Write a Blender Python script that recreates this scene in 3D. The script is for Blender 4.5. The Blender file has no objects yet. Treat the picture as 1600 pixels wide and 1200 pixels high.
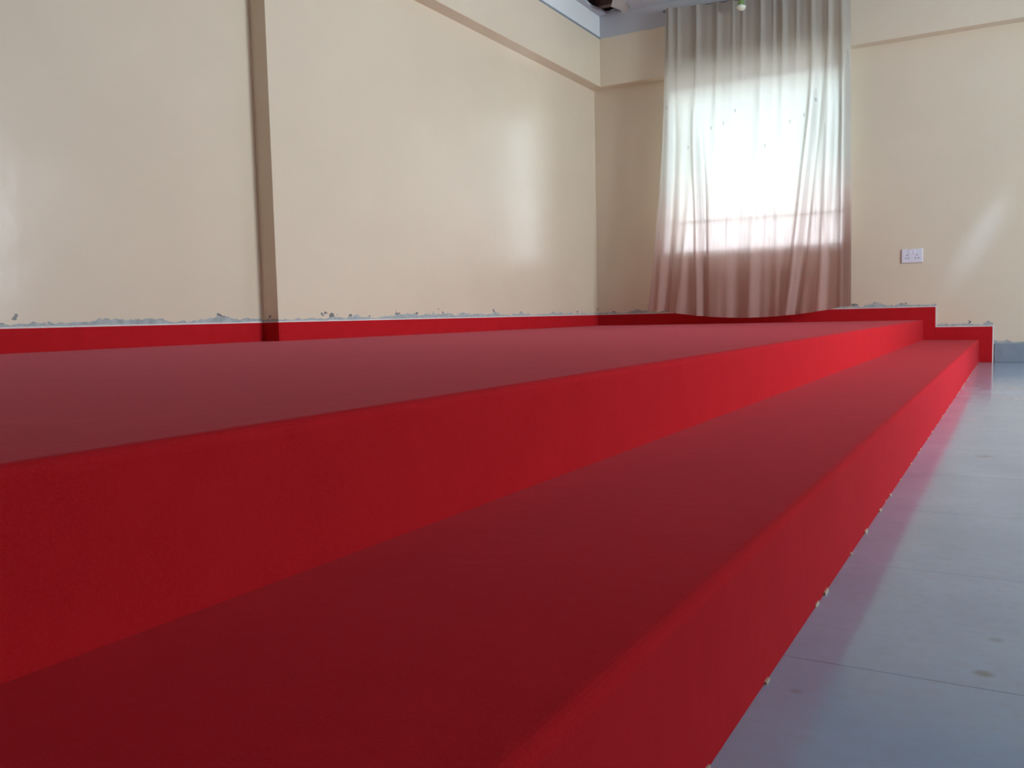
import bpy, bmesh, math, random
from mathutils import Vector, Matrix, noise

random.seed(7)
S = 0.45            # metres per survey unit (camera height above the floor)
scene = bpy.context.scene
COL = scene.collection

# ------------------------------------------------------------------ camera
yaw, pitch, roll = math.radians(29.942), math.radians(-4.350), math.radians(-1.367)
F = Vector((-math.sin(yaw) * math.cos(pitch), math.cos(yaw) * math.cos(pitch), math.sin(pitch)))
R = F.cross(Vector((0, 0, 1))).normalized()
U = R.cross(F)
R2 = R * math.cos(roll) + U * math.sin(roll)
U2 = -R * math.sin(roll) + U * math.cos(roll)
cd = bpy.data.cameras.new('camera')
cam = bpy.data.objects.new('camera', cd)
COL.objects.link(cam)
cd.sensor_width = 36.0
cd.lens = 1369.73 * 36.0 / 1600.0
cd.clip_start = 0.02
M = Matrix((R2, U2, -F)).transposed().to_4x4()
M.translation = Vector((0, 0, S))
cam.matrix_world = M
scene.camera = cam

# ------------------------------------------------------------------ view
vs = scene.view_settings
vs.view_transform = 'Standard'
vs.look = 'None'
vs.gamma = 1
vs.use_curve_mapping = False
vs.exposure = 0.17

# ------------------------------------------------------------------ world: bright overcast sky
w = bpy.data.worlds.new('overcast_sky')
scene.world = w
w.use_nodes = True
bg = w.node_tree.nodes['Background']
bg.inputs['Color'].default_value = (0.80, 0.94, 1.0, 1)
bg.inputs['Strength'].default_value = 4.4

# ------------------------------------------------------------------ daylight through the windows in the unseen walls
def area(name, loc, direction, sx, sy, power, color, spread=180):
    ld = bpy.data.lights.new(name, 'AREA')
    ld.shape = 'RECTANGLE'; ld.size = sx; ld.size_y = sy
    ld.energy = power; ld.color = color; ld.spread = math.radians(spread)
    o = bpy.data.objects.new(name, ld); COL.objects.link(o)
    o.location = loc
    o.rotation_euler = Vector(direction).to_track_quat('-Z', 'Z').to_euler()
    return o

XR = 3.4                       # right wall plane (m)
YN = -3.4                      # near wall plane (m)
RIGHT_WINDOWS = [(4.1, 5.9), (2.2, 3.0)]
RZ0, RZ1 = 0.95, 2.45
for i, ((a, b), pw) in enumerate(zip(RIGHT_WINDOWS, (128, 27))):
    area('daylight_side_window', (XR + 0.10, (a + b) / 2, (RZ0 + RZ1) / 2), (-1, 0, 0), b - a, RZ1 - RZ0,
         pw, (0.80, 0.90, 1.0), 136)
# sun outside: it lights the ground and the boundary wall, the room itself is shaded by its roof
sd = bpy.data.lights.new('sun', 'SUN'); sd.energy = 46; sd.angle = math.radians(1.0); sd.color = (1.0, 0.98, 0.94)
sun = bpy.data.objects.new('sun', sd); COL.objects.link(sun)
sun.rotation_euler = Vector((0.5, 0.16, -0.85)).to_track_quat('-Z', 'Y').to_euler()
# unseen added spot near the ceiling, making the soft streak on the back wall
sl = bpy.data.lights.new('streak_spot', 'SPOT')
sl.energy = 230; sl.color = (0.36, 0.62, 1.0); sl.spot_size = math.radians(5.6); sl.spot_blend = 1.0
sl.shadow_soft_size = 0.05
so = bpy.data.objects.new('streak_spot', sl); COL.objects.link(so)
STREAK_FROM = Vector((0.95, 7.3, 3.2)); STREAK_TO = Vector((-0.26, 7.985, 1.0))
so.location = STREAK_FROM
so.rotation_euler = (STREAK_TO - STREAK_FROM).to_track_quat('-Z', 'Y').to_euler()

# ------------------------------------------------------------------ survey (units of S)
xb, z1, x2, z2 = -0.5714 * S, 0.4018 * S, -1.4786 * S, 0.771 * S
xw, D = -7.9987 * S, 17.7542 * S
zbm, pb, zc, hs = 5.8245 * S, 0.2663 * S, 6.8166 * S, 0.235 * S
ZC = 7.28 * S                  # real ceiling
yband = 8.077 * S              # where the left wall steps forward
xn = xw - 0.27 * S             # recessed near part of the left wall
WX0, WX1, WZ0, WZ1 = -6.40 * S, -2.81 * S, 2.21 * S, 5.66 * S   # back window opening
TOPB, TOPL = z2 + hs, z1 + hs  # tops of the carpet upstands

# ------------------------------------------------------------------ material helpers
def mat(name):
    m = bpy.data.materials.new(name); m.use_nodes = True
    nt = m.node_tree
    return m, nt, nt.nodes['Principled BSDF'], nt.nodes['Material Output']

def N(nt, t, **kw):
    n = nt.nodes.new(t)
    for k, v in kw.items():
        setattr(n, k, v)
    return n

def math_(nt, op, a, b=None, clamp=False):
    n = N(nt, 'ShaderNodeMath', operation=op, use_clamp=clamp)
    for i, v in enumerate((a, b)):
        if v is None: continue
        if isinstance(v, (int, float)): n.inputs[i].default_value = v
        else: nt.links.new(v, n.inputs[i])
    return n.outputs[0]

def ramp(nt, fac, a, b):
    n = N(nt, 'ShaderNodeMapRange')
    n.inputs['From Min'].default_value = a; n.inputs['From Max'].default_value = b
    n.clamp = True
    nt.links.new(fac, n.inputs['Value'])
    return n.outputs[0]

def mix(nt, fac, a, b):
    n = N(nt, 'ShaderNodeMix', data_type='RGBA')
    if isinstance(fac, (int, float)): n.inputs[0].default_value = fac
    else: nt.links.new(fac, n.inputs[0])
    for i, v in ((6, a), (7, b)):
        if isinstance(v, tuple): n.inputs[i].default_value = (*v, 1)
        else: nt.links.new(v, n.inputs[i])
    return n.outputs[2]

def noise_(nt, vec, scale, detail=3, rough=0.5):
    n = N(nt, 'ShaderNodeTexNoise')
    n.inputs['Scale'].default_value = scale; n.inputs['Detail'].default_value = detail
    n.inputs['Roughness'].default_value = rough
    nt.links.new(vec, n.inputs['Vector'])
    return n.outputs['Fac']

def scaled(nt, vec, s):
    n = N(nt, 'ShaderNodeVectorMath', operation='MULTIPLY')
    nt.links.new(vec, n.inputs[0]); n.inputs[1].default_value = s
    return n.outputs[0]

def bump(nt, p, h, strength, dist):
    b = N(nt, 'ShaderNodeBump'); b.inputs['Strength'].default_value = strength
    b.inputs['Distance'].default_value = dist
    nt.links.new(h, b.inputs['Height']); nt.links.new(b.outputs[0], p.inputs['Normal'])

def simple(name, color, rough=0.5, metal=0.0, nscale=40, var=0.08, bstr=0.1):
    m, nt, p, o = mat(name)
    pos = N(nt, 'ShaderNodeNewGeometry').outputs['Position']
    nf = noise_(nt, pos, nscale)
    c = mix(nt, nf, tuple(c * (1 - var) for c in color), tuple(min(1, c * (1 + var)) for c in color))
    nt.links.new(c, p.inputs['Base Color'])
    p.inputs['Roughness'].default_value = rough; p.inputs['Metallic'].default_value = metal
    bump(nt, p, nf, bstr, 0.002)
    return m

# cream wall paint, with a ragged bare band above the carpet upstand
def paint_material(name, base, peel_mode, rough=0.25):
    m, nt, p, o = mat(name)
    pos = N(nt, 'ShaderNodeNewGeometry').outputs['Position']
    sep = N(nt, 'ShaderNodeSeparateXYZ'); nt.links.new(pos, sep.inputs[0])
    x, y, z = sep.outputs
    big = noise_(nt, pos, 1.6, 3, 0.55)
    c = mix(nt, ramp(nt, big, 0.3, 0.7), tuple(v * 0.955 for v in base), base)
    if peel_mode == 'left':
        h = math_(nt, 'SUBTRACT', z, TOPB)
    else:
        s1 = math_(nt, 'LESS_THAN', x, -1.27 * S)
        s2 = math_(nt, 'LESS_THAN', x, -0.355 * S)
        t = math_(nt, 'ADD', 0.334 * S, math_(nt, 'MULTIPLY', s2, TOPL - 0.334 * S))
        t = math_(nt, 'ADD', t, math_(nt, 'MULTIPLY', s1, TOPB - TOPL))
        h = math_(nt, 'SUBTRACT', z, t)
    nz = noise_(nt, scaled(nt, pos, (1, 1, 1.6)), 5.5, 5, 0.62)
    # solid grey band with a wavy upper edge
    edge = math_(nt, 'ADD', 0.013, math_(nt, 'MULTIPLY', ramp(nt, nz, 0.42, 0.70), 0.034))
    band = math_(nt, 'LESS_THAN', h, edge)
    # separate chips a little higher up
    nz2 = noise_(nt, scaled(nt, pos, (1, 1, 1.6)), 11, 3, 0.5)
    fall = ramp(nt, h, 0.085, 0.0)
    chips = math_(nt, 'GREATER_THAN', math_(nt, 'ADD', nz2, math_(nt, 'MULTIPLY', fall, 0.16)), 0.72)
    chips = math_(nt, 'MULTIPLY', chips, math_(nt, 'LESS_THAN', h, 0.085))
    grey = mix(nt, ramp(nt, noise_(nt, pos, 30, 3), 0.35, 0.65), (0.34, 0.38, 0.38), (0.47, 0.51, 0.50))
    dark = mix(nt, nz2, (0.13, 0.14, 0.14), (0.24, 0.25, 0.24))
    c = mix(nt, chips, c, dark)
    c = mix(nt, band, c, grey)
    # unpainted render above the beam paint
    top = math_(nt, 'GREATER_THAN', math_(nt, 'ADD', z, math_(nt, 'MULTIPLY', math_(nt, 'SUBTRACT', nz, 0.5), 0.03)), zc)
    plaster = mix(nt, big, (0.76, 0.80, 0.81), (0.86, 0.89, 0.89)) if peel_mode == 'left' else mix(nt, big, (0.46, 0.475, 0.50), (0.55, 0.565, 0.59))  # lit left side and shaded back are put into the plaster colour
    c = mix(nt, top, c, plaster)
    nt.links.new(c, p.inputs['Base Color'])
    p.inputs['Specular IOR Level'].default_value = 0.5
    rr = math_(nt, 'ADD', rough, math_(nt, 'MULTIPLY', math_(nt, 'MAXIMUM', band, top), 0.45))
    nt.links.new(rr, p.inputs['Roughness'])
    bump(nt, p, noise_(nt, pos, 3.2, 4, 0.5), 0.35, 0.012)
    return m

WALL = (0.79, 0.69, 0.525)
M_WL = paint_material('cream_wall_paint_side', WALL, 'left')
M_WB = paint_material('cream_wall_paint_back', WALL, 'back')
M_CEIL = simple('grey_ceiling_board', (0.56, 0.60, 0.66), 0.8, nscale=5, var=0.12)
M_GREYTRIM = simple('grey_skirting_paint', (0.26, 0.31, 0.36), 0.45, nscale=14, var=0.15)
M_EDGE = simple('white_carpet_edging', (0.80, 0.74, 0.70), 0.6, nscale=50, var=0.12)
M_PLASTIC = simple('white_plastic', (0.80, 0.80, 0.88), 0.3, nscale=60, var=0.03)
M_SLOT = simple('dark_socket_slot', (0.05, 0.05, 0.06), 0.5)
M_FRAME = simple('grey_window_frame', (0.45, 0.46, 0.47), 0.4)
M_WOOD = simple('old_roof_timber', (0.24, 0.17, 0.13), 0.8, nscale=25, var=0.35)
M_TORN = simple('torn_ceiling_paper', (0.42, 0.38, 0.36), 0.8, nscale=30)
M_METAL = simple('dull_steel', (0.25, 0.25, 0.25), 0.4, 0.8)

# carpet
def carpet_material():
    m, nt, p, o = mat('red_needle_punch_carpet')
    pos = N(nt, 'ShaderNodeNewGeometry').outputs['Position']
    fine = noise_(nt, pos, 420, 2, 0.6)
    mid = noise_(nt, pos, 9, 4, 0.6)
    a = mix(nt, ramp(nt, mid, 0.3, 0.7), (0.46, 0.011, 0.015), (0.54, 0.014, 0.020))
    c = mix(nt, ramp(nt, fine, 0.3, 0.7), a, (0.52, 0.018, 0.025))
    nt.links.new(c, p.inputs['Base Color'])
    p.inputs['Roughness'].default_value = 0.95
    p.inputs['Specular IOR Level'].default_value = 0.03
    p.inputs['Sheen Weight'].default_value = 0.14
    p.inputs['Sheen Roughness'].default_value = 0.28
    p.inputs['Sheen Tint'].default_value = (1.0, 0.52, 0.64, 1)
    h = math_(nt, 'ADD', math_(nt, 'MULTIPLY', fine, 0.25), noise_(nt, pos, 30, 3))
    bump(nt, p, h, 0.25, 0.003)
    return m
M_CARPET = carpet_material()

# floor
def floor_material():
    m, nt, p, o = mat('grey_floor_tile')
    pos = N(nt, 'ShaderNodeNewGeometry').outputs['Position']
    oi = N(nt, 'ShaderNodeObjectInfo').outputs['Random']
    n1 = noise_(nt, pos, 3.0, 5, 0.6)
    n2 = noise_(nt, pos, 45, 3, 0.6)
    c = mix(nt, ramp(nt, n1, 0.3, 0.7), (0.33, 0.455, 0.59), (0.40, 0.53, 0.67))
    c = mix(nt, math_(nt, 'MULTIPLY', ramp(nt, n2, 0.45, 0.75), 0.25), c, (0.36, 0.35, 0.34))
    c = mix(nt, math_(nt, 'MULTIPLY', oi, 0.10), c, (0.24, 0.25, 0.27))
    # individual dirt spots
    for (px, py, r, colr, k) in SPOTS:
        d = N(nt, 'ShaderNodeVectorMath', operation='DISTANCE')
        nt.links.new(pos, d.inputs[0]); d.inputs[1].default_value = (px, py, 0)
        dd = math_(nt, 'ADD', d.outputs['Value'], math_(nt, 'MULTIPLY', math_(nt, 'SUBTRACT', n2, 0.5), r * 0.9))
        f = math_(nt, 'MULTIPLY', ramp(nt, dd, r, r * 0.35), k)
        c = mix(nt, f, c, colr)
    nt.links.new(c, p.inputs['Base Color'])
    nt.links.new(math_(nt, 'ADD', 0.07, math_(nt, 'MULTIPLY', n1, 0.10)), p.inputs['Roughness'])
    p.inputs['Specular IOR Level'].default_value = 0.5
    bump(nt, p, n1, 0.08, 0.004)
    return m

def floor_point(px, py):
    d = F + R2 * ((px - 800) / 1369.73) - U2 * ((py - 600) / 1369.73)
    t = -S / d.z
    return (d.x * t, d.y * t)
OLIVE = (0.20, 0.19, 0.10); PALE = (0.52, 0.52, 0.53); BRN = (0.22, 0.20, 0.19)
SPOTS = [(*floor_point(1538, 1053), 0.014, OLIVE, 0.6), (*floor_point(1556, 1000), 0.013, OLIVE, 0.3),
         (*floor_point(1537, 713), 0.032, BRN, 0.5), (*floor_point(1515, 655), 0.04, PALE, 0.5),
         (*floor_point(1244, 1080), 0.010, OLIVE, 0.3), (*floor_point(1488, 711), 0.012, PALE, 0.5)]
M_FLOOR = floor_material()
M_GROUT = simple('floor_grout', (0.30, 0.37, 0.45), 0.7)

# curtain
def curtain_material():
    m, nt, p, o = mat('dyed_sheer_curtain')
    nt.nodes.remove(p)
    g = N(nt, 'ShaderNodeNewGeometry')
    pos = g.outputs['Position']
    sep = N(nt, 'ShaderNodeSeparateXYZ'); nt.links.new(pos, sep.inputs[0])
    z = sep.outputs[2]
    wav = noise_(nt, pos, 2.5, 3)
    zz = math_(nt, 'ADD', z, math_(nt, 'MULTIPLY', math_(nt, 'SUBTRACT', wav, 0.5), 0.25))
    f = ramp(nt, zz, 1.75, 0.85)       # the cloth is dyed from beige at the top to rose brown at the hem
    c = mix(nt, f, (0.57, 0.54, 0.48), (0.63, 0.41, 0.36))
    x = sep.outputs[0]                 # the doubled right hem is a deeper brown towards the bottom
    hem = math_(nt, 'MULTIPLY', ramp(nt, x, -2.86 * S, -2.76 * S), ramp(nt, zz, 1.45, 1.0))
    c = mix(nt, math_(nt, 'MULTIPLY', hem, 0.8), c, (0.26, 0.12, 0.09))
    threads = noise_(nt, scaled(nt, pos, (60, 1, 1.2)), 1.0, 4, 0.7)
    lace = math_(nt, 'MULTIPLY', ramp(nt, threads, 0.55, 0.72), ramp(nt, math_(nt, 'ABSOLUTE', math_(nt, 'SUBTRACT', z, 1.22)), 0.45, 0.1))
    lace = math_(nt, 'MULTIPLY', lace, 0.40)
    c = mix(nt, lace, c, (0.33, 0.25, 0.25))
    # small embroidered sprigs
    for (sx, sz) in CURTAIN_SPRIGS:
        d = N(nt, 'ShaderNodeVectorMath', operation='DISTANCE')
        nt.links.new(scaled(nt, pos, (1.9, 0, 0.8)), d.inputs[0]); d.inputs[1].default_value = (sx * 1.9, 0, sz * 0.8)
        c = mix(nt, math_(nt, 'MULTIPLY', math_(nt, 'LESS_THAN', d.outputs['Value'], 0.0135), 0.55), c, (0.14, 0.14, 0.15))
    dif = N(nt, 'ShaderNodeBsdfDiffuse'); tr = N(nt, 'ShaderNodeBsdfTranslucent'); tp = N(nt, 'ShaderNodeBsdfTransparent')
    nt.links.new(c, dif.inputs[0]); nt.links.new(c, tr.inputs[0])
    hz = mix(nt, 0.62, c, (1, 1, 1)); nt.links.new(hz, tp.inputs[0])
    m1 = N(nt, 'ShaderNodeMixShader'); m1.inputs[0].default_value = 0.42
    nt.links.new(dif.outputs[0], m1.inputs[1]); nt.links.new(tr.outputs[0], m1.inputs[2])
    rf = N(nt, 'ShaderNodeBsdfRefraction'); nt.links.new(hz, rf.inputs[0])   # light scattered forward by the weave
    rf.inputs['Roughness'].default_value = 0.62; rf.inputs['IOR'].default_value = 1.25
    m3 = N(nt, 'ShaderNodeMixShader'); m3.inputs[0].default_value = 0.16
    nt.links.new(rf.outputs[0], m3.inputs[1]); nt.links.new(tp.outputs[0], m3.inputs[2])
    m2 = N(nt, 'ShaderNodeMixShader')
    nt.links.new(math_(nt, 'SUBTRACT', 0.165, math_(nt, 'MULTIPLY', lace, 0.3)), m2.inputs[0])
    nt.links.new(m1.outputs[0], m2.inputs[1]); nt.links.new(m3.outputs[0], m2.inputs[2])
    nt.links.new(m2.outputs[0], o.inputs['Surface'])
    return m
YC = 17.18 * S                # curtain plane
def plane_point(px, py, yy):
    d = F + R2 * ((px - 800) / 1369.73) - U2 * ((py - 600) / 1369.73)
    t = yy / d.y
    return (d.x * t, S + d.z * t)
CURTAIN_SPRIGS = [plane_point(a, b, YC) for a, b in
                  [(1044, 170), (1149, 173), (1111, 200), (1235, 190), (1275, 156), (1196, 228), (1257, 180), (1076, 231), (1131, 193)]]
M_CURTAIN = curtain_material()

def glass_material():
    m, nt, p, o = mat('window_glass')
    nt.nodes.remove(p)
    gl = N(nt, 'ShaderNodeBsdfGlossy'); gl.inputs['Roughness'].default_value = 0.02
    tp = N(nt, 'ShaderNodeBsdfTransparent'); tp.inputs[0].default_value = (0.93, 0.97, 0.97, 1)
    fr = N(nt, 'ShaderNodeFresnel'); fr.inputs[0].default_value = 1.45
    mx = N(nt, 'ShaderNodeMixShader')
    nt.links.new(fr.outputs[0], mx.inputs[0]); nt.links.new(tp.outputs[0], mx.inputs[1]); nt.links.new(gl.outputs[0], mx.inputs[2])
    nt.links.new(mx.outputs[0], o.inputs['Surface'])
    return m
M_GLASS = glass_material()

# ------------------------------------------------------------------ mesh helpers
def add_box(bm, x0, x1, y0, y1, z0, z1_):
    vs_ = [bm.verts.new(p) for p in ((x0, y0, z0), (x1, y0, z0), (x1, y1, z0), (x0, y1, z0),
                                    (x0, y0, z1_), (x1, y0, z1_), (x1, y1, z1_), (x0, y1, z1_))]
    for f in ((0, 3, 2, 1), (4, 5, 6, 7), (0, 1, 5, 4), (1, 2, 6, 5), (2, 3, 7, 6), (3, 0, 4, 7)):
        bm.faces.new([vs_[i] for i in f])
    return vs_

def add_prism(bm, pts, y0, y1):
    """polygon in x,z extruded along y"""
    a = [bm.verts.new((p[0], y0, p[1])) for p in pts]
    b = [bm.verts.new((p[0], y1, p[1])) for p in pts]
    n = len(pts)
    bm.faces.new(a); bm.faces.new(b[::-1])
    for i in range(n):
        bm.faces.new((a[i], b[i], b[(i + 1) % n], a[(i + 1) % n]))

def add_poly_z(bm, pts, z0, z1_):
    a = [bm.verts.new((p[0], p[1], z0)) for p in pts]
    b = [bm.verts.new((p[0], p[1], z1_)) for p in pts]
    n = len(pts)
    bm.faces.new(a); bm.faces.new(b[::-1])
    for i in range(n):
        bm.faces.new((a[i], b[i], b[(i + 1) % n], a[(i + 1) % n]))

def add_tube(bm, p0, p1, r, n=12, r1=None):
    p0 = Vector(p0); p1 = Vector(p1); d = (p1 - p0).normalized()
    q = d.to_track_quat('Z', 'Y'); r1 = r if r1 is None else r1
    ra = [bm.verts.new(p0 + q @ Vector((math.cos(t) * r, math.sin(t) * r, 0))) for t in [2 * math.pi * i / n for i in range(n)]]
    rb = [bm.verts.new(p1 + q @ Vector((math.cos(t) * r1, math.sin(t) * r1, 0))) for t in [2 * math.pi * i / n for i in range(n)]]
    for i in range(n):
        bm.faces.new((ra[i], ra[(i + 1) % n], rb[(i + 1) % n], rb[i]))
    bm.faces.new(ra[::-1]); bm.faces.new(rb)

def add_lathe(bm, prof, c, n=20):
    rings = []
    for (r, z) in prof:
        rings.append([bm.verts.new((c[0] + r * math.cos(2 * math.pi * i / n), c[1] + r * math.sin(2 * math.pi * i / n), c[2] + z)) for i in range(n)])
    for a, b in zip(rings, rings[1:]):
        for i in range(n):
            bm.faces.new((a[i], a[(i + 1) % n], b[(i + 1) % n], b[i]))
    bm.faces.new(rings[0][::-1]); bm.faces.new(rings[-1])

def obj(name, bm, m, parent=None, bevel=0.0, segs=2, smooth=False):
    bmesh.ops.recalc_face_normals(bm, faces=bm.faces)
    me = bpy.data.meshes.new(name); bm.to_mesh(me); bm.free()
    me.materials.append(m)
    o = bpy.data.objects.new(name, me); COL.objects.link(o)
    if parent is not None: o.parent = parent
    if bevel:
        b = o.modifiers.new('bevel', 'BEVEL'); b.width = bevel; b.segments = segs; b.limit_method = 'ANGLE'
        b.angle_limit = math.radians(40)
        smooth = True
    if smooth:
        for f in me.polygons: f.use_smooth = True
        if bevel:
            wn = o.modifiers.new('normals', 'WEIGHTED_NORMAL'); wn.keep_sharp = True
    return o

def box(name, dims, m, parent=None, bevel=0.0, **kw):
    bm = bmesh.new(); add_box(bm, *dims)
    return obj(name, bm, m, parent, bevel, **kw)

def struct(o):
    o['kind'] = 'structure'; return o

def thing(name, label, cat, loc=(0, 0, 0), group=None):
    o = bpy.data.objects.new(name, None); COL.objects.link(o)
    o.empty_display_size = 0.1
    o.location = loc
    o['label'] = label; o['category'] = cat
    if group: o['group'] = group
    return o

def tag(o, label, cat, group=None):
    o['label'] = label; o['category'] = cat
    if group: o['group'] = group
    return o

def local(parent, o):
    """children are modelled in world coordinates: cancel the parent's offset"""
    o.matrix_parent_inverse = Matrix.Translation(-Vector(parent.location))
    return o

# ------------------------------------------------------------------ setting
T = 0.22
# floor slab and tiles
floor = struct(box('floor', (xn - T, XR + T, YN - T, D + T, -0.25, -0.008), M_GROUT))
pitch_t = 1.075 * S
j = 0.0012
ys = []
yy = 3.612 * S
while yy > YN: yy -= pitch_t
while yy < D: ys.append(yy); yy += pitch_t
xs = [xb - 0.02]
xx = xb + 1.06 * pitch_t
while xx < XR: xs.append(xx); xx += pitch_t
xs.append(XR)
cache = {}
for i in range(len(xs) - 1):
    for k in range(len(ys)):
        y0 = max(ys[k], YN); y1 = min(ys[k] + pitch_t, D)
        if y1 - y0 < 0.03: continue
        key = (round(xs[i + 1] - xs[i], 4), round(y1 - y0, 4))
        if key not in cache:
            bm = bmesh.new(); add_box(bm, j / 2, key[0] - j / 2, j / 2, key[1] - j / 2, -0.009, 0.0)
            bmesh.ops.recalc_face_normals(bm, faces=bm.faces)
            me = bpy.data.meshes.new('floor_tile'); bm.to_mesh(me); bm.free(); me.materials.append(M_FLOOR)
            cache[key] = me
        o = bpy.data.objects.new('floor_tile', cache[key]); COL.objects.link(o)
        o.parent = floor; o.location = (xs[i], y0, 0)

# left wall: thin recessed near part, thicker far part, beam above
bm = bmesh.new()
add_poly_z(bm, [(xn - T, YN - T), (xn, YN - T), (xn, yband), (xw, yband), (xw, D + T), (xn - T, D + T)], -0.2, ZC + 0.02)
struct(obj('wall_left', bm, M_WL))
struct(box('trim_1', (xw - 0.05, xw + pb, yband - 3.4, D - 0.001, zbm, ZC), M_WL, bevel=0.004))['label'] = 'cream beam along the top of the left wall'
# back wall with window opening
bm = bmesh.new()
add_box(bm, xn, WX0, D, D + T, -0.2, ZC + 0.02)
add_box(bm, WX1, XR + T, D, D + T, -0.2, ZC + 0.02)
add_box(bm, WX0, WX1, D, D + T, -0.2, WZ0)
add_box(bm, WX0, WX1, D, D + T, WZ1, ZC + 0.02)
struct(obj('wall_back', bm, M_WB))
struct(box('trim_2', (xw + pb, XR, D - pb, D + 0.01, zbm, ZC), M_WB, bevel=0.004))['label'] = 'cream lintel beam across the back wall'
# right wall with windows (outside the frame)
bm = bmesh.new()
edges = [YN - T] + [v for a, b in sorted(RIGHT_WINDOWS) for v in (a, b)] + [D + T]
for a, b in zip(edges[0::2], edges[1::2]): add_box(bm, XR, XR + T, a, b, -0.2, ZC + 0.02)
for a, b in RIGHT_WINDOWS:
    add_box(bm, XR, XR + T, a, b, -0.2, RZ0); add_box(bm, XR, XR + T, a, b, RZ1, ZC + 0.02)
struct(obj('wall_right', bm, M_WB))
struct(box('wall_near', (xn, XR, YN - T, YN, -0.2, ZC + 0.02), M_WL))

# ceiling with a broken hole in the far left corner
hole = []
cx, cy, rx, ry = -7.30 * S, 16.6 * S, 0.33 * S, 0.86 * S
nh = 36
for i in range(nh):
    t = 2 * math.pi * i / nh
    k = 1 + 0.13 * noise.noise((math.cos(t) * 2.3, math.sin(t) * 2.3, 1.7)) + random.uniform(-.05, .05)
    # squarish opening
    c_, s_ = math.cos(t), math.sin(t)
    e = (abs(c_) ** 3.5 + abs(s_) ** 3.5) ** (-1 / 3.5)
    hole.append((cx + rx * k * e * c_, cy + ry * k * e * s_))
bm = bmesh.new()
X0, X1, Y0, Y1 = xn - T, XR + T, YN - T, D + T
outer = []
for (hx, hy) in hole:      # project each hole vertex to the ceiling's outline
    dx, dy = hx - cx, hy - cy
    t = min([(X1 - cx) / dx if dx > 1e-6 else 1e9, (X0 - cx) / dx if dx < -1e-6 else 1e9,
             (Y1 - cy) / dy if dy > 1e-6 else 1e9, (Y0 - cy) / dy if dy < -1e-6 else 1e9])
    outer.append((cx + dx * t, cy + dy * t))
def ring(pts, z): return [bm.verts.new((p[0], p[1], z)) for p in pts]
hb, ht, ob, ot = ring(hole, ZC), ring(hole, ZC + 0.03), ring(outer, ZC), ring(outer, ZC + 0.03)
for i in range(nh):
    k = (i + 1) % nh
    bm.faces.new((hb[i], ob[i], ob[k], hb[k])); bm.faces.new((ht[i], ht[k], ot[k], ot[i]))
    bm.faces.new((hb[i], hb[k], ht[k], ht[i])); bm.faces.new((ob[i], ot[i], ot[k], ob[k]))
ceil = struct(obj('ceiling', bm, M_CEIL))
# the outline corners are cut by the radial fan: close them with the roof slab above
struct(box('trim_3', (X0, X1, Y0, Y1, ZC + 0.42, ZC + 0.5), M_WOOD))['label'] = 'dark underside of the roof seen through the ceiling hole'
bm = bmesh.new()
for a, b, c_, d in ((X0, X1, Y0, Y0 + T), (X0, X1, Y1 - T, Y1), (X0, X0 + T, Y0 + T, Y1 - T), (X1 - T, X1, Y0 + T, Y1 - T)):
    add_box(bm, a, b, c_, d, ZC + 0.03, ZC + 0.42)
struct(obj('trim_4', bm, M_WOOD))
# joists above the hole and a torn flap of ceiling paper
for k, yj in enumerate((15.95, 16.55, 17.15)):
    o = box('roof_joist', (cx - 0.3, cx + 0.7, yj * S, yj * S + 0.07, ZC + 0.035, ZC + 0.10), M_WOOD, ceil)
bm = bmesh.new()
pts = [(-6.72, 15.9), (-6.60, 16.25), (-6.64, 16.55), (-6.72, 16.72), (-6.80, 16.60), (-6.74, 16.3), (-6.82, 16.0)]
va = [bm.verts.new(((p[0] - 0.32) * S, (p[1] + 0.72) * S, ZC - 0.002 - 0.035 * (i in (4, 5, 6)) - 0.004 * i)) for i, p in enumerate(pts)]
vb = [bm.verts.new((v.co.x, v.co.y, v.co.z + 0.004)) for v in va]
bm.faces.new(va); bm.faces.new(vb[::-1])
for i in range(len(va)):
    bm.faces.new((va[i], vb[i], vb[(i + 1) % len(va)], va[(i + 1) % len(va)]))
flap = obj('torn_flap', bm, M_TORN, ceil)
# grey skirting on the back wall, right of the steps
struct(box('baseboard_back', (-0.33 * S, XR, D - 0.014, D + 0.002, 0.0, 0.334 * S), M_GREYTRIM, bevel=0.003))
struct(box('baseboard_right', (XR - 0.014, XR, YN, D - 0.014, 0.0, 0.334 * S), M_GREYTRIM, bevel=0.003))
# grey strip along the dark groove line where the beam paint ends
struct(box('trim_5', (xw + pb - 0.004, xw + pb + 0.006, yband - 3.4, D - pb, zc - 0.004, zc + 0.014), M_GREYTRIM, bevel=0.003))['label'] = 'grey edge line at the top of the left beam'

# ------------------------------------------------------------------ back window
win = struct(bpy.data.objects.new('window_1', None)); COL.objects.link(win)
win.location = ((WX0 + WX1) / 2, D, WZ0)
fy0, fy1 = D + 0.03, D + 0.065
bm = bmesh.new()
fw = 0.028
add_box(bm, WX0, WX0 + fw, fy0, fy1, WZ0, WZ1); add_box(bm, WX1 - fw, WX1, fy0, fy1, WZ0, WZ1)
add_box(bm, WX0 + fw, WX1 - fw, fy0, fy1, WZ0, WZ0 + fw); add_box(bm, WX0 + fw, WX1 - fw, fy0, fy1, WZ1 - fw, WZ1)
local(win, obj('window_frame', bm, M_FRAME, win))
zs = [WZ0 + fw, WZ0 + 0.30, WZ1 - fw]
xl_, xr_ = WX0 + fw, WX1 - fw
local(win, box('transom_bar', (xl_, xr_, fy0 + .008, fy1 - .008, zs[1] - 0.009, zs[1] + 0.009), M_FRAME, win))
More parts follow.
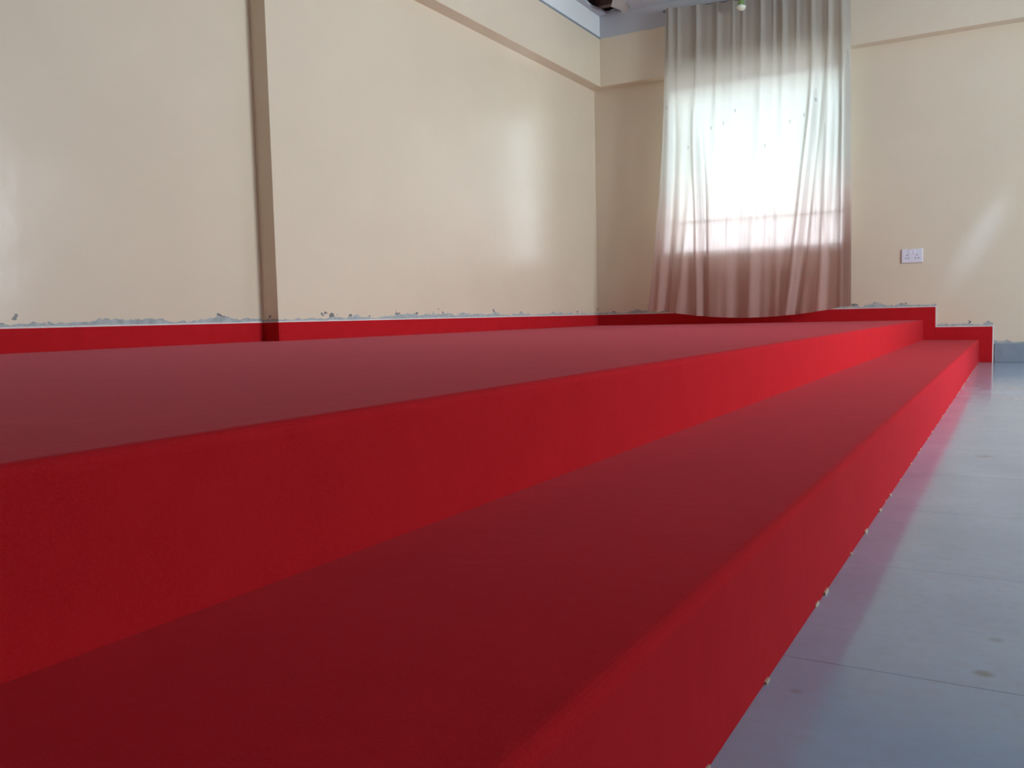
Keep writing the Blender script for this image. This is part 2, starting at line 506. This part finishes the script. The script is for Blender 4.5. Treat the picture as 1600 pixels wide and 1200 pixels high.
for k in range(2):
    local(win, box('pane', (xl_, xr_, D + 0.045, D + 0.049, zs[k] + 0.009 * (k > 0), zs[k + 1] - 0.009 * (k < 1)), M_GLASS, win))
local(win, box('window_sill', (WX0 + .001, WX1 - .001, D - 0.015, D + 0.03, WZ0 - 0.03, WZ0 + 0.002), M_WB, win))

# ------------------------------------------------------------------ carpeted stage
ct = 0.012                       # carpet upstand thickness
YB = D - ct
stage = thing('stage', 'low two-tier stage covered in bright red carpet along the left and back walls', 'stage', (x2, YN, 0))
def sp(o): return local(stage, o)
def nose(bm, xx, zz, wd=0.014):
    es = [e for e in bm.edges if all(abs(v.co.x - xx) < 1e-5 and abs(v.co.z - zz) < 1e-5 for v in e.verts)]
    bmesh.ops.bevel(bm, geom=es, offset=wd, segments=5, profile=0.5, affect='EDGES')
bm = bmesh.new()
add_poly_z(bm, [(xn + ct, YN + 0.005), (x2, YN + 0.005), (x2, YB), (xw + ct, YB), (xw + ct, yband - ct), (xn + ct, yband - ct)], 0.0, z2)
nose(bm, x2, z2)
sp(obj('platform', bm, M_CARPET, stage))
bm = bmesh.new(); add_box(bm, x2 + 0.0005, xb, YN + 0.005, YB, 0.0, z1); nose(bm, xb, z1)
sp(obj('step', bm, M_CARPET, stage))
# upstands: carpet turned up the walls
sp(box('carpet_upstand', (xn, xn + ct, YN + 0.005, yband - ct, z2 - .02, TOPB), M_CARPET, stage, bevel=0.003))
sp(box('carpet_upstand', (xn, xw + ct, yband - ct, yband, z2 - .02, TOPB), M_CARPET, stage, bevel=0.003))
sp(box('carpet_upstand', (xw, xw + ct, yband, YB, z2 - .02, TOPB), M_CARPET, stage, bevel=0.003))
XU, XL = -1.279 * S, -0.363 * S
bm = bmesh.new()
add_prism(bm, [(xw, z2 - .02), (x2 - .02, z2 - .02), (x2 - .02, z1 - .02), (XU, z1 - .02), (XU, TOPB), (xw, TOPB)], YB, D - 0.0005)
sp(obj('carpet_upstand', bm, M_CARPET, stage, bevel=0.003))
bm = bmesh.new()
add_prism(bm, [(XU, z1 - .02), (xb - .02, z1 - .02), (xb - .02, 0), (XL, 0), (XL, TOPL), (XU, TOPL)], YB, D - 0.0005)
sp(obj('carpet_upstand', bm, M_CARPET, stage, bevel=0.003))

# pale frayed edging strip along the upstand's top (wavy)
def strip(p0, p1, hgt, depth_vec, jitter=0.0022, n=60):
    bm = bmesh.new(); p0 = Vector(p0); p1 = Vector(p1); dv = Vector(depth_vec)
    up = Vector((0, 0, 1)) if abs((p1 - p0).z) < 0.01 else Vector((1, 0, 0))
    rows = []
    for i in range(n + 1):
        p = p0.lerp(p1, i / n); q = p + up * (hgt + jitter * (noise.noise(p * 9) + random.uniform(-.5, .5)))
        b = p - up * 0.001
        rows.append([bm.verts.new(v) for v in (b, q, q + dv, b + dv)])
    for a, b in zip(rows, rows[1:]):
        for k in range(4):
            bm.faces.new((a[k], a[(k + 1) % 4], b[(k + 1) % 4], b[k]))
    bm.faces.new(rows[0]); bm.faces.new(rows[-1][::-1])
    o = sp(obj('edging_strip', bm, M_EDGE, stage)); o['label'] = 'pale frayed edging strip above the red carpet'
    return o
es = 0.0065
strip((xn, YN + .01, TOPB), (xn, yband - ct, TOPB), es, (ct * .7, 0, 0), n=160)
strip((xn, yband - ct * .7, TOPB), (xw + ct * .7, yband - ct * .7, TOPB), es, (0, ct * .69, 0), n=8)
strip((xw, yband, TOPB), (xw, YB, TOPB), es, (ct * .7, 0, 0), n=120)
strip((xw + ct, D - ct * .7, TOPB), (XU, D - ct * .7, TOPB), es, (0, ct * .69, 0), n=60)
strip((XU, D - ct * .7, TOPL), (XU, D - ct * .7, TOPB + es), 0.011, (0, ct * .69, 0), n=10)
strip((XU + 0.011, D - ct * .7, TOPL), (XL, D - ct * .7, TOPL), 0.0075, (0, ct * .69, 0), n=14)
strip((XL, D - ct * .7, 0), (XL, D - ct * .7, TOPL + es), 0.011, (0, ct * .69, 0), n=10)
# dabs of dried glue where the riser meets the floor
bm = bmesh.new()
y = 0.5
while y < D - .2:
    r = random.uniform(0.001, 0.0035); L = random.uniform(.006, .03)
    add_box(bm, xb - 0.001, xb + r, y, y + L, 0, random.uniform(.002, .006))
    y += L + random.uniform(0.03, 0.30)
g = sp(obj('glue_dabs', bm, simple('dried_glue', (0.62, 0.50, 0.36), 0.5), stage)); g['kind'] = 'stuff'; g['label'] = 'pale dried glue along the foot of the lower riser'

# ------------------------------------------------------------------ curtain
def curtain():
    nu, nv = 300, 90
    bm = bmesh.new()
    W0 = 288.0
    top_r = [(1047, .022, .010), (1062, .015, .007), (1094, .030, .009), (1128, .024, .010), (1152, .012, .007), (1168, .015, .008), (1197, .026, .009), (1216, .012, .006),
             (1230, .032, .010), (1251, .014, .007), (1273, .030, .009), (1298, .030, .009), (1316, .026, .010)]
    ridges = [((c - 1040) / W0, a, s) for c, a, s in top_r]
    # long folds running down: (u at top, u at bottom, depth, width, start v)
    folds = [(0.13, 0.27, .055, .018, .25), (0.02, 0.055, .03, .02, .1), (0.30, .42, .016, .03, .55), (0.50, .53, .022, .025, .55),
             (0.62, .66, .016, .03, .5), (0.86, .715, .060, .020, .12), (0.93, .86, .035, .02, .2), (0.975, .965, .06, .02, .0),
             (0.20, .16, .02, .02, .5)]
    rows = []
    for a in range(nv + 1):
        v = a / nv                     # 0 top .. 1 bottom
        xl = (-6.165 - 0.07 * v - 0.33 * v ** 2.2) * S
        xr = (-2.685 + 0.035 * v) * S
        row = []
        for b in range(nu + 1):
            u = b / nu
            x = xl + (xr - xl) * u
            ztop = (7.06 - 0.16 * u - 0.05 * math.sin(math.pi * u)) * S - 0.004 * (1 + math.cos(u * 2 * math.pi * 12))
            zbot = (1.050 - 0.165 * math.sin(math.pi * min(1, max(0, (u - 0.10) / 0.86))) ** 0.8) * S
            z = ztop + (zbot - ztop) * v
            d = 0.0
            for (c, amp, s) in ridges:
                s2 = s + 0.03 * v
                d += amp * math.exp(-((u - c - 0.012 * v * math.sin(c * 40)) / s2) ** 2) * (1 - 0.75 * min(1, v * 1.7))
            for (u0, u1, dep, wd, vs0) in folds:
                k = min(1, max(0, (v - vs0) / 0.35)); k = k * k * (3 - 2 * k)
                c = u0 + (u1 - u0) * v
                q = (u - c) / wd
                d += dep * k * (math.exp(-q * q) - 0.8 * math.exp(-((u - c - 1.7 * wd) / wd) ** 2))
            d += 0.013 * math.sin(u * 2 * math.pi * 5.5 + 1 + 1.2 * v) * v + 0.010 * noise.noise((u * 7, v * 2.4, 3.1))
            d += 0.0025 * math.sin(u * 2 * math.pi * 17 + 2 * math.sin(3 * v)) * (0.6 + 0.4 * v)
            d += 0.05 * v * v                      # the hem swings a little forward
            row.append(bm.verts.new((x, YC - d, z)))
        rows.append(row)
    for r0, r1 in zip(rows, rows[1:]):
        for b in range(nu):
            bm.faces.new((r0[b], r0[b + 1], r1[b + 1], r1[b]))
    return bm
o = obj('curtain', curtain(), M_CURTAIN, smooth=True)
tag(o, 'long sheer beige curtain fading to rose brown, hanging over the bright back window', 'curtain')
# rod
rod = thing('curtain_rod', 'thin dark curtain rod holding the curtain top above the back window', 'rod', (-4.4 * S, YC + 0.014, 6.98 * S))
bm = bmesh.new(); add_tube(bm, (-6.23 * S, YC + .017, 7.02 * S), (-2.6 * S, YC + .017, 6.86 * S), 0.008)
local(rod, obj('rail', bm, M_METAL, rod, smooth=True))
for xk, zk in ((-6.21, 7.02), (-2.63, 6.86)):
    bm = bmesh.new()
    add_tube(bm, (xk * S, YC + .017, zk * S), (xk * S, D - pb, zk * S), 0.006)
    add_box(bm, xk * S - .012, xk * S + .012, D - pb - .006, D - pb, zk * S - .03, zk * S + .03)
    local(rod, obj('bracket', bm, M_METAL, rod))

# ------------------------------------------------------------------ light bulb on a drop holder by the curtain top
bx, bz = plane_point(1158, 11, YC - 0.10)
by = YC - 0.10
M_BULB = simple('pale_bulb_glass', (0.85, 0.88, 0.72), 0.12, var=0.02)
M_GREEN = simple('green_plastic', (0.22, 0.36, 0.12), 0.35)
bulb = thing('light_bulb', 'small pale bulb in a green holder hanging before the curtain top', 'light bulb', (bx, by, ZC))
bm = bmesh.new(); add_tube(bm, (bx, by, ZC), (bx, by, bz + 0.075), 0.003, 8)
local(bulb, obj('cord', bm, M_METAL, bulb))
bm = bmesh.new(); add_lathe(bm, [(0.012, 0.078), (0.022, 0.07), (0.024, 0.03), (0.030, 0.02), (0.030, 0.012)][::-1], (bx, by, bz))
local(bulb, obj('bulb_holder', bm, M_GREEN, bulb, smooth=True))
bm = bmesh.new(); add_lathe(bm, [(0.006, -0.032), (0.026, -0.026), (0.040, -0.008), (0.041, 0.004), (0.028, 0.014)], (bx, by, bz))
local(bulb, obj('bulb', bm, M_BULB, bulb, smooth=True))

# ------------------------------------------------------------------ socket on the back wall
sx0, sx1, sz0, sz1 = -1.857 * S, -1.50 * S, 1.822 * S, 2.075 * S
sock = thing('wall_socket', 'white double socket plate low on the back wall right of the curtain', 'socket', ((sx0 + sx1) / 2, D, sz0))
local(sock, box('plate', (sx0, sx1, D - 0.012, D - .0005, sz0, sz1), M_PLASTIC, sock, bevel=0.004))
for c_ in (0.27, 0.73):
    xc = sx0 + (sx1 - sx0) * c_
    for dx, dz in ((0, .018), (-.011, -.006), (.011, -.006)):
        local(sock, box('socket_hole', (xc + dx - .003, xc + dx + .003, D - .0128, D - .0118, sz0 + .045 + dz - .005, sz0 + .045 + dz + .005), M_SLOT, sock))
    local(sock, box('rocker_switch', (xc - .008 + (.022 if c_ < .5 else -.022), xc + .008 + (.022 if c_ < .5 else -.022), D - .016, D - .011, sz0 + .075, sz0 + .098), M_PLASTIC, sock, bevel=.0015))

# ------------------------------------------------------------------ outside, beyond the back window
M_GND = simple('outside_ground', (0.36, 0.385, 0.385), 0.9, nscale=2, var=0.15)
struct(box('trim_6', (-30, 20, D + T, D + 40, -0.5, -0.3), M_GND))['label'] = 'bare ground outside the window'
M_OUTW = simple('lilac_outside_wall', (0.84, 0.80, 0.88), 0.8, nscale=3, var=0.04)
struct(box('trim_7', (-9, 6, D + T, D + T + 0.62, WZ1 + 0.06, WZ1 + 0.16), M_CEIL))['label'] = 'added slab outside the window, put in to darken its top'  # overhang added to dim the upper part of the window
bw = box('boundary_wall', (-20, 8, D + 5.0, D + 5.2, -0.3, 2.55), M_OUTW)
tag(bw, 'pale lilac boundary wall seen blurred through the sheer curtain', 'wall')
